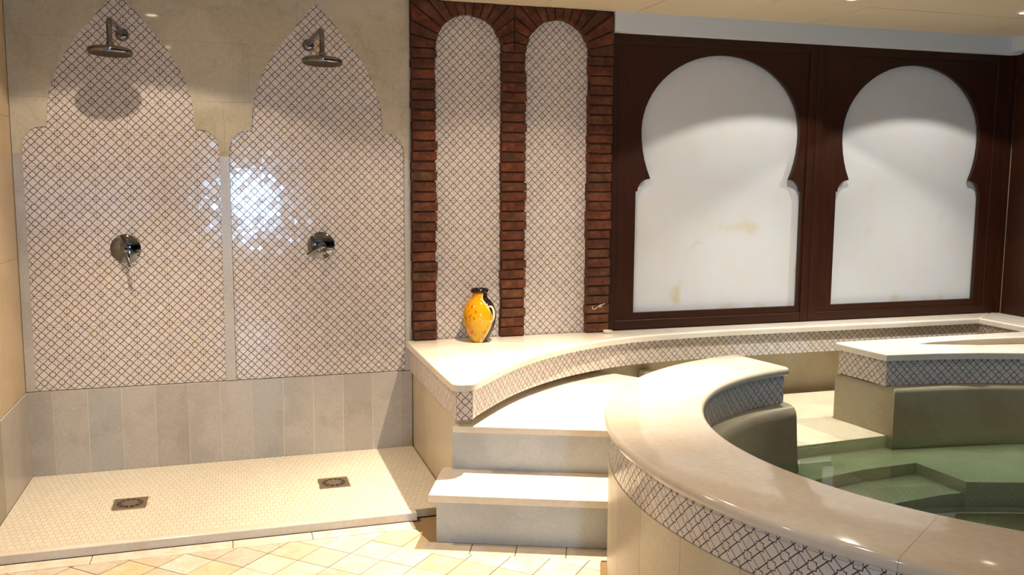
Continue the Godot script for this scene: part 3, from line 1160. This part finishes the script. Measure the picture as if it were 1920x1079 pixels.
# ---------------------------------------------------------------- pool
func build_pool():
	var w := thing("round_pool_wall", "low curved pool wall with polished cream coping and star lattice band", "pool wall", Vector3(PC.x - 1.35, 0, PC.y), "")
	# coping of rounded slabs
	var prof := PackedVector2Array()
	var th := 0.042
	for k in 9:
		var g := -PI / 2 + PI * k / 8
		prof.append(Vector2(R_OUT - 0.02 + 0.02 * cos(g), TOP - th / 2 + th / 2 * sin(g)))
	for k in 9:
		var g := PI / 2 + PI * k / 8
		prof.append(Vector2(R_IN + 0.02 + 0.02 * cos(g), TOP - th / 2 + th / 2 * sin(g)))
	var joints := [258.3, 205.0, 146.4, 100.0, 55.0, 20.0]
	var tone := ["coping_marble_pale", "coping_marble", "coping_marble_pale", "coping_marble", "coping_marble_pale"]
	for k in joints.size() - 1:
		var mb := MB.new()
		ring(mb, prof, PC.x, PC.y, joints[k] - 0.02, joints[k + 1] + 0.02, 2.5, 60)
		part("coping_slab", mb.mesh(M[tone[k]]), w)
	# outer and inner bands of tiles
	var outer := Array(pool_circle(1.530, 258.0, 20.0, 110))
	var inner := Array(pool_circle(1.190, 258.0, 90.0, 72))
	var yb := TOP - th - BAND
	var b1 := Node3D.new()
	b1.name = "outer_tile_band"
	w.add_child(b1)
	tile_band(b1, outer, yb, 1.0)
	var b2 := Node3D.new()
	b2.name = "inner_tile_band"
	w.add_child(b2)
	tile_band(b2, inner, yb, -1.0)
	# masonry core, plain slabs below the band
	var cm := MB.new()
	ring(cm, PackedVector2Array([Vector2(1.1985, yb - 0.01), Vector2(1.5215, yb - 0.01), Vector2(1.5215, TOP - th), Vector2(1.1985, TOP - th)]), PC.x, PC.y, 258.0, 20.0, 3)
	part("core", cm.mesh(M.beige_stone), w)
	var g := 258.0
	var k := 0
	while g > 21.0:
		var g1 := maxf(g - 9.5, 20.0)
		var sm := MB.new()
		ring(sm, PackedVector2Array([Vector2(1.40, 0.001), Vector2(1.534, 0.001), Vector2(1.534, yb - 0.002), Vector2(1.528, yb), Vector2(1.40, yb)]), PC.x, PC.y, g - 0.03, g1 + 0.03, 2.5)
		part("wall_slab", sm.mesh(M[["pool_stone_warm", "beige_stone_pale", "pool_stone_warm"][k % 3]]), w)
		g = g1
		k += 1
	var im := MB.new()
	ring(im, PackedVector2Array([Vector2(1.41, -0.6), Vector2(1.41, yb), Vector2(1.18, yb), Vector2(1.150, yb - 0.003), Vector2(1.128, yb - 0.012), Vector2(1.115, yb - 0.030), Vector2(1.110, yb - 0.055), Vector2(1.085, 0.10), Vector2(1.070, -0.6)]), PC.x, PC.y, 258.6, 20.0, 2.5, 35)
	part("backrest", im.mesh(M.beige_stone_grey), w)
	# floor of the passage and the steps under water
	var pf := thing("pool_entry_floor", "pale stone floor at the pool entrance, between bench and water", "floor slab", Vector3(2.8, 0, -4.3))
	var pp := PackedVector2Array([Vector2(2.05, -4.80), Vector2(4.0, -4.80), Vector2(4.0, -4.22), Vector2(3.27, -4.22), Vector2(3.27, -3.845), Vector2(2.95, -3.825), Vector2(2.66, -3.805), Vector2(2.54, -3.79), Vector2(2.54, -4.07), Vector2(2.18, -4.57)])
	var pm := MB.new()
	prism(pm, pp, 0.001, 0.210, 0.004, FLOORWARD, 20)
	part("slab", pm.mesh(M.pool_stone), pf)
	var pb := MB.new()
	prism(pb, PackedVector2Array([Vector2(2.56, -3.95), Vector2(3.26, -3.95), Vector2(3.26, -3.847), Vector2(2.95, -3.828), Vector2(2.66, -3.808), Vector2(2.56, -3.796)]), -0.6, 0.19, 0.0, FLOORWARD, 20)
	part("face", pb.mesh(M.pool_stone), pf)
	var fl := thing("pool_floor", "pale stone bottom of the round pool under green water", "pool floor", Vector3(PC.x, -0.42, PC.y))
	var fm := MB.new()
	prism(fm, pool_circle(1.10), -0.55, -0.40, 0.0, FLOORWARD)
	var fx := MB.new()
	prism(fx, PackedVector2Array([Vector2(2.6, -3.5), Vector2(4.4, -3.5), Vector2(4.4, -2.6), Vector2(2.6, -2.6)]), -0.56, -0.401, 0.0, FLOORWARD)
	part("bottom", fm.mesh(M.pool_stone), fl)
	part("bay", fx.mesh(M.pool_stone), fl)
	var sa := thing("underwater_step", "upper pale step just under the green water, reaching before the square basin", "step", Vector3(3.2, -0.42, -3.7), "steps in the pool")
	var am := MB.new()
	prism(am, PackedVector2Array([Vector2(2.56, -3.794), Vector2(2.95, -3.826), Vector2(3.26, -3.845), Vector2(3.26, -3.79), Vector2(4.6, -3.6), Vector2(4.6, -2.75), Vector2(4.0, -3.00), Vector2(3.52, -3.185), Vector2(3.255, -3.275), Vector2(3.23, -3.575), Vector2(2.92, -3.565), Vector2(2.65, -3.52), Vector2(2.57, -3.50)]), -0.42, 0.02, 0.006, FLOORWARD, 25)
	part("tread", am.mesh(M.pool_stone), sa)
	var sb := thing("underwater_step", "lower step deeper under the green water of the pool", "step", Vector3(3.0, -0.42, -3.5), "steps in the pool")
	var bm := MB.new()
	prism(bm, PackedVector2Array([Vector2(2.58, -3.498), Vector2(2.65, -3.515), Vector2(2.92, -3.56), Vector2(3.228, -3.57), Vector2(3.252, -3.29), Vector2(3.12, -3.295), Vector2(2.87, -3.275), Vector2(2.62, -3.22)]), -0.419, -0.15, 0.006, FLOORWARD, 25)
	part("tread", bm.mesh(M.pool_stone), sb)
	# water
	var wt := thing("pool_water", "still clear green water filling the round pool", "water", Vector3(PC.x, -0.5, PC.y))
	var wp: PackedVector2Array = Geometry2D.merge_polygons(pool_circle(1.10), PackedVector2Array([Vector2(2.555, -3.85), Vector2(2.95, -3.86), Vector2(3.35, -3.89), Vector2(4.7, -3.89), Vector2(4.7, -2.6), Vector2(2.8, -2.6)]))[0]
	var wm := MB.new()
	prism(wm, wp, -0.54, WATER, 0.0, FLOORWARD, 40, true)
	part("water_body", wm.mesh(M.water), wt)
	# the green cast that deepens with the depth of the water
	var fv := FogVolume.new()
	fv.name = "green_tint"
	fv.shape = RenderingServer.FOG_VOLUME_SHAPE_CYLINDER
	fv.size = Vector3(2.18, 0.7, 2.18)
	var fmat := FogMaterial.new()
	fmat.albedo = Color(0.40, 0.88, 0.68)
	fmat.density = 0.45
	fv.material = fmat
	wt.add_child(fv)
	fv.global_position = Vector3(PC.x, WATER - 0.352, PC.y)

# ---------------------------------------------------------------- square basin beside the pool
func build_basin():
	var s := thing("square_basin", "raised stone basin with bright cream cap and tiled band, in the pool's far corner", "basin", Vector3(3.9, 0, -3.95))
	var out := [Vector2(3.205, -4.215), Vector2(3.245, -3.845), Vector2(3.55, -3.81), Vector2(3.78, -3.762), Vector2(3.99, -3.695), Vector2(4.3, -3.56), Vector2(4.55, -3.40), Vector2(4.715, -3.25)]
	var slot := PackedVector2Array([Vector2(3.60, -4.070), Vector2(3.75, -4.012), Vector2(3.94, -3.945), Vector2(4.21, -3.90), Vector2(4.8, -3.88), Vector2(4.8, -4.05), Vector2(4.40, -4.085), Vector2(4.04, -4.115), Vector2(3.78, -4.105)])
	var cap := PackedVector2Array(out)
	cap.append_array(PackedVector2Array([Vector2(4.715, -4.235), Vector2(3.24, -4.235)]))
	var c2: PackedVector2Array = Geometry2D.clip_polygons(cap, slot)[0]
	var mb := MB.new()
	prism(mb, c2, TOP - 0.036, TOP, 0.008, FLOORWARD, 40, true, 3)
	part("cap_slab", mb.mesh(M.cream_marble), s)
	var tm := MB.new()
	prism(tm, Geometry2D.intersect_polygons(cap, slot)[0], TOP - 0.15, TOP - 0.10, 0.0, FLOORWARD)
	part("channel", tm.mesh(M.beige_stone), s)
	# band on the left and front faces
	var inn := offset_line(out, 0.022)
	var band := Node3D.new()
	band.name = "tile_band"
	s.add_child(band)
	tile_band(band, [Vector2(inn[0].x, -4.20), inn[1]], TOP - 0.036 - BAND, 1.0)
	tile_band(band, inn.slice(1), TOP - 0.036 - BAND, 1.0)
	var core := PackedVector2Array(offset_line(inn, 0.0085))
	core.append_array(PackedVector2Array([Vector2(4.70, -4.20), Vector2(3.25, -4.20)]))
	for bit in Geometry2D.clip_polygons(core, slot):
		var cm := MB.new()
		prism(cm, bit, TOP - 0.20, TOP - 0.0365, 0.0, FLOORWARD, 40)
		part("core", cm.mesh(M.beige_stone), s)
	# swelling body below the band
	var body := PackedVector2Array(offset_line(out, -0.026))
	body[0] = Vector2(3.215, -4.215)
	body[1] = Vector2(3.275, -3.805)
	body[2] = Vector2(3.56, -3.765)
	body.append_array(PackedVector2Array([Vector2(4.715, -4.20), Vector2(3.23, -4.20)]))
	var bm := MB.new()
	prism(bm, body, -0.42, TOP - 0.036 - BAND, 0.030, FLOORWARD, 40, false, 5)
	part("body", bm.mesh(M.beige_stone_grey), s)

# ---------------------------------------------------------------- fittings
func build_fittings():
	# shower heads
	for i in 2:
		var head: Vector3 = [Vector3(-0.518, 2.132, -4.62), Vector3(0.446, 2.128, -4.62)][i]
		var root: Vector3 = [Vector3(-0.495, 2.243, WALL + 0.002), Vector3(0.405, 2.236, WALL + 0.002)][i]
		var t := thing("rain_shower", ["chrome rain shower head on a bent arm, left shower", "chrome rain shower head on a bent arm, right shower"][i], "shower head", root, "rain shower heads")
		var fm := MB.new()
		var face := Transform3D(Basis(Vector3(1, 0, 0), PI / 2), root)
		lathe(fm, [Vector2(0.032, 0.0), Vector2(0.032, 0.004), Vector2(0.024, 0.022), Vector2(0.013, 0.032), Vector2(0.0, 0.032)], face, 28)
		part("wall_flange", fm.mesh(M.chrome), t)
		var am := MB.new()
		var pts := spline([root + Vector3(0, 0, 0.02), root.lerp(head, 0.3) + Vector3(0, 0.055, 0), Vector3(lerpf(root.x, head.x, 0.75), 2.268, head.z - 0.07), Vector3(lerpf(root.x, head.x, 0.97), 2.266, head.z - 0.018), Vector3(head.x, 2.235, head.z), head + Vector3(0, 0.02, 0)], 5)
		var rr := []
		for p in pts:
			rr.append(0.0125)
		tube(am, pts, rr, 14)
		part("arm", am.mesh(M.chrome), t)
		var hm := MB.new()
		var tilt := Transform3D(Basis(Vector3(1, 0, 0), -0.03) * Basis(Vector3(0, 0, 1), -0.03), head)
		lathe(hm, [Vector2(0.0, 0.034), Vector2(0.016, 0.034), Vector2(0.018, 0.016), Vector2(0.030, 0.010), Vector2(0.085, 0.005), Vector2(0.097, -0.001), Vector2(0.100, -0.008), Vector2(0.099, -0.020), Vector2(0.094, -0.024)], tilt, 48)
		part("disc", hm.mesh(M.chrome), t)
		var sm := MB.new()
		lathe(sm, [Vector2(0.094, -0.024), Vector2(0.090, -0.0235), Vector2(0.0, -0.0235)], tilt, 48)
		part("spray_plate", sm.mesh(M.steel_dark), t)
	# mixers
	for i in 2:
		var c: Vector3 = [Vector3(-0.522, 1.186, WALL + 0.003), Vector3(0.450, 1.186, WALL + 0.003)][i]
		var t := thing("shower_mixer", ["round chrome shower mixer with its lever pointing down, left shower", "round chrome shower mixer with its lever turned left, right shower"][i], "mixer tap", c, "shower mixers")
		var xf := Transform3D(Basis(Vector3(1, 0, 0), PI / 2), c)
		var pm := MB.new()
		lathe(pm, [Vector2(0.072, 0.0), Vector2(0.072, 0.005), Vector2(0.066, 0.010), Vector2(0.045, 0.017), Vector2(0.026, 0.021), Vector2(0.0, 0.022)], xf, 40)
		part("wall_plate", pm.mesh(M.chrome), t)
		var km := MB.new()
		lathe(km, [Vector2(0.022, 0.018), Vector2(0.023, 0.040), Vector2(0.021, 0.058), Vector2(0.014, 0.066), Vector2(0.0, 0.068)], xf, 28)
		part("knob", km.mesh(M.chrome), t)
		var lm := MB.new()
		var dir: Vector3 = [Vector3(0.28, -0.95, 0.25), Vector3(-0.86, -0.45, 0.25)][i].normalized()
		var st := c + Vector3(0, 0, 0.052)
		tube(lm, [st, st + dir * 0.03, st + dir * 0.06, st + dir * 0.09, st + dir * 0.096], [0.010, 0.0085, 0.0075, 0.0085, 0.004], 12)
		part("lever", lm.mesh(M.chrome), t)
	build_vase()
	# little white dish
	var dsh := thing("candle_dish", "tiny white tealight cup on the bench by the right brick column", "dish", Vector3(2.095, TOP, -4.845))
	var dm := MB.new()
	lathe(dm, [Vector2(0.0, 0.0005), Vector2(0.022, 0.0005), Vector2(0.027, 0.005), Vector2(0.029, 0.017), Vector2(0.026, 0.017), Vector2(0.022, 0.008), Vector2(0.0, 0.008)], Transform3D(Basis.IDENTITY, Vector3(2.095, TOP, -4.845)), 28)
	part("cup", dm.mesh(M.white_plastic), dsh)
	var wx := MB.new()
	lathe(wx, [Vector2(0.0225, 0.0085), Vector2(0.0225, 0.013), Vector2(0.0, 0.014)], Transform3D(Basis.IDENTITY, Vector3(2.095, TOP, -4.845)), 24)
	part("wax", wx.mesh(M.white_plastic), dsh)
	# bent wire on the brick column
	var wi := thing("wire_hook", "thin bent whitish wire on the right brick column, low above the bench", "hook", Vector3(2.04, 0.79, -4.874))
	var wmb := MB.new()
	var z := -4.868
	var wp := spline([Vector3(2.004, 0.808, z), Vector3(2.006, 0.793, z), Vector3(2.018, 0.789, z), Vector3(2.036, 0.799, z), Vector3(2.050, 0.811, z), Vector3(2.062, 0.813, z + 0.002), Vector3(2.060, 0.802, z + 0.003), Vector3(2.048, 0.799, z + 0.003), Vector3(2.058, 0.812, z), Vector3(2.082, 0.818, z), Vector3(2.086, 0.818, z - 0.012)], 4)
	var wr := []
	for p in wp:
		wr.append(0.0017)
	tube(wmb, wp, wr, 6)
	part("wire", wmb.mesh(M.white_plastic), wi)
	# socket box under the bench
	var so := thing("socket_box", "small white wall box under the bench band beside the pool wall", "socket", Vector3(2.34, 0.35, -4.80))
	var d := Vector2(0.20, -0.030).normalized()
	var so_at := Vector3(2.305, 0.350, -4.812)
	var bx := Transform3D(Vector3(d.x, 0, d.y), Vector3(0, 1, 0), Vector3(-d.y, 0, d.x), so_at)
	var sm2 := MB.new()
	prism(sm2, PackedVector2Array([Vector2(0, 0), Vector2(0.082, 0), Vector2(0.082, 0.058), Vector2(0.074, 0.066), Vector2(0.006, 0.066), Vector2(0, 0.060)]), -0.03, 0.030, 0.005, bx, 30)
	part("box", sm2.mesh(M.white_plastic), so)
	var ln := MB.new()
	prism(ln, rect(0.046, 0.044, 0.050, 0.054), 0.030, 0.0312, 0.0, bx)
	part("mark", ln.mesh(M.black_plastic), so)
	var lip := MB.new()
	prism(lip, rect(0.03, 0.006, 0.078, 0.014), 0.030, 0.032, 0.0, bx)
	part("slot", lip.mesh(M.black_plastic), so)

func build_vase():
	var at := Vector3(1.295, TOP + 0.0005, -4.785)
	var t := thing("glazed_vase", "yellow glazed vase with dark purple side, white handle and orange flecks", "vase", at)
	var prof := spline([Vector2(0.0, 0.0), Vector2(0.041, 0.001), Vector2(0.048, 0.008), Vector2(0.066, 0.045), Vector2(0.084, 0.095), Vector2(0.091, 0.145), Vector2(0.085, 0.190), Vector2(0.066, 0.226), Vector2(0.048, 0.243), Vector2(0.0425, 0.258), Vector2(0.043, 0.276)], 4)
	# glaze pattern: u round the body, v along the profile
	var s := 512
	var im := Image.create(s, s, true, Image.FORMAT_RGB8)
	var nz := noise_image(s, 0.012, 131, 3)
	var spots := []
	var r := RandomNumberGenerator.new()
	r.seed = 77
	for k in 130:
		spots.append([r.randf(), r.randf_range(0.12, 0.97), r.randf_range(0.006, 0.016)])
	# the camera looks along this direction round the vase
	var toward := Vector2(-at.x, -at.z).angle() / TAU
	for y in s:
		for x in s:
			var u := float(x) / s
			var v := float(y) / s
			var rel := fposmod(u - toward + 0.5, 1.0) - 0.5     # 0 faces the camera, minus is right of it
			var edge := -0.085 - 0.035 * cos((v - 0.5) * 7.0) + 0.02 * sin(v * 11.0)
			var c := Color(0.80, 0.56, 0.03).lerp(Color(0.74, 0.62, 0.05), smoothstep(0.62, 0.30, v) * 0.8)
			c = c.lerp(Color(0.76, 0.44, 0.03), smoothstep(0.55, 0.75, nz.get_pixel(x, y).r) * 0.6)
			var d := rel - edge
			if d < -0.012 and rel > -0.43:
				c = Color(0.10, 0.055, 0.075)
			elif absf(d) <= 0.012 and v < 0.93:
				c = Color(0.82, 0.76, 0.50) if v > 0.1 else c
			else:
				for q in spots:
					var du: float = absf(fposmod(u - float(q[0]) + 0.5, 1.0) - 0.5) * 1.3
					var dv: float = (v - float(q[1])) * 0.75
					var ang := atan2(dv, du)
					if du * du + dv * dv < pow(float(q[2]) * (0.8 + 0.25 * cos(ang * 5.0)), 2):
						c = c.lerp(Color(0.55, 0.22, 0.03), 0.75)
			im.set_pixel(x, y, c)
	im.generate_mipmaps()
	var m := mat("vase_glaze", Color(1, 1, 1), 0.10)
	m.albedo_texture = ImageTexture.create_from_image(im)
	var dark := mat("vase_rim", Color(0.10, 0.05, 0.06), 0.12)
	var ivory := mat("vase_handle", Color(0.82, 0.77, 0.60), 0.2)
	var mb := MB.new()
	lathe(mb, prof, Transform3D(Basis.IDENTITY, at), 64, 60)
	part("body", mb.mesh(m), t)
	var rm := MB.new()
	lathe(rm, spline([Vector2(0.043, 0.274), Vector2(0.0485, 0.280), Vector2(0.0495, 0.288), Vector2(0.047, 0.296), Vector2(0.043, 0.296), Vector2(0.037, 0.285), Vector2(0.036, 0.24)], 3), Transform3D(Basis.IDENTITY, at), 48, 60)
	part("rim", rm.mesh(dark), t)
	# handle on the side turned to the right and the viewer
	var g := (toward - 0.115) * TAU
	var dir := Vector3(cos(g), 0, sin(g))
	var hp := spline([at + dir * 0.078 + Vector3(0, 0.203, 0), at + dir * 0.100 + Vector3(0, 0.205, 0), at + dir * 0.116 + Vector3(0, 0.185, 0), at + dir * 0.118 + Vector3(0, 0.155, 0), at + dir * 0.108 + Vector3(0, 0.130, 0), at + dir * 0.086 + Vector3(0, 0.121, 0)], 4)
	var rr := []
	for p in hp:
		rr.append(0.0062)
	var hm := MB.new()
	tube(hm, hp, rr, 10)
	part("handle", hm.mesh(ivory), t)

# ---------------------------------------------------------------- lamps
func build_lamps():
	for l in LAMPS:
		var at := Vector3(l[0], CEIL - 0.001, l[1])
		var t := thing("ceiling_downlight", l[2], "downlight", at, "ceiling downlights")
		var tm := MB.new()
		lathe(tm, [Vector2(0.034, 0.0), Vector2(0.034, -0.006), Vector2(0.042, -0.009), Vector2(0.048, -0.006), Vector2(0.050, 0.0)], Transform3D(Basis.IDENTITY, at), 28)
		part("trim_ring", tm.mesh(M.lamp_trim), t)
		var gm := MB.new()
		lathe(gm, [Vector2(0.034, -0.001), Vector2(0.030, -0.004), Vector2(0.0, -0.005)], Transform3D(Basis.IDENTITY, at), 24)
		part("lens", gm.mesh(M.lamp_glow), t)
		# a halogen reflector: a strong middle beam inside a wide faint one
		for beam in [["beam", 43.0 if float(l[0]) > 3.0 or float(l[0]) < 0.0 else 37.0, 1.0, 3.2 if float(l[0]) > 3.0 else 6.6], ["spill", 59.0 if float(l[0]) > 3.0 else 64.0, 0.35 if float(l[0]) > 0.0 and float(l[0]) < 3.0 else 0.12, 0.9 if float(l[0]) > 3.0 else (0.45 if float(l[0]) > 0.0 else 1.2)]]:
			var s := SpotLight3D.new()
			s.name = beam[0]
			s.light_color = LAMP_COOL if float(l[0]) > 3.0 else LAMP_COLOR
			s.light_energy = LAMP_ENERGY * float(l[3]) * float(beam[3])
			s.light_size = 0.014
			s.spot_range = 12.0
			s.spot_attenuation = 2.0
			s.spot_angle = beam[1]
			s.spot_angle_attenuation = beam[2]
			s.shadow_enabled = true
			s.position = Vector3(0, -0.012, 0)
			s.rotation = Vector3(-PI / 2, 0, 0)
			t.add_child(s)
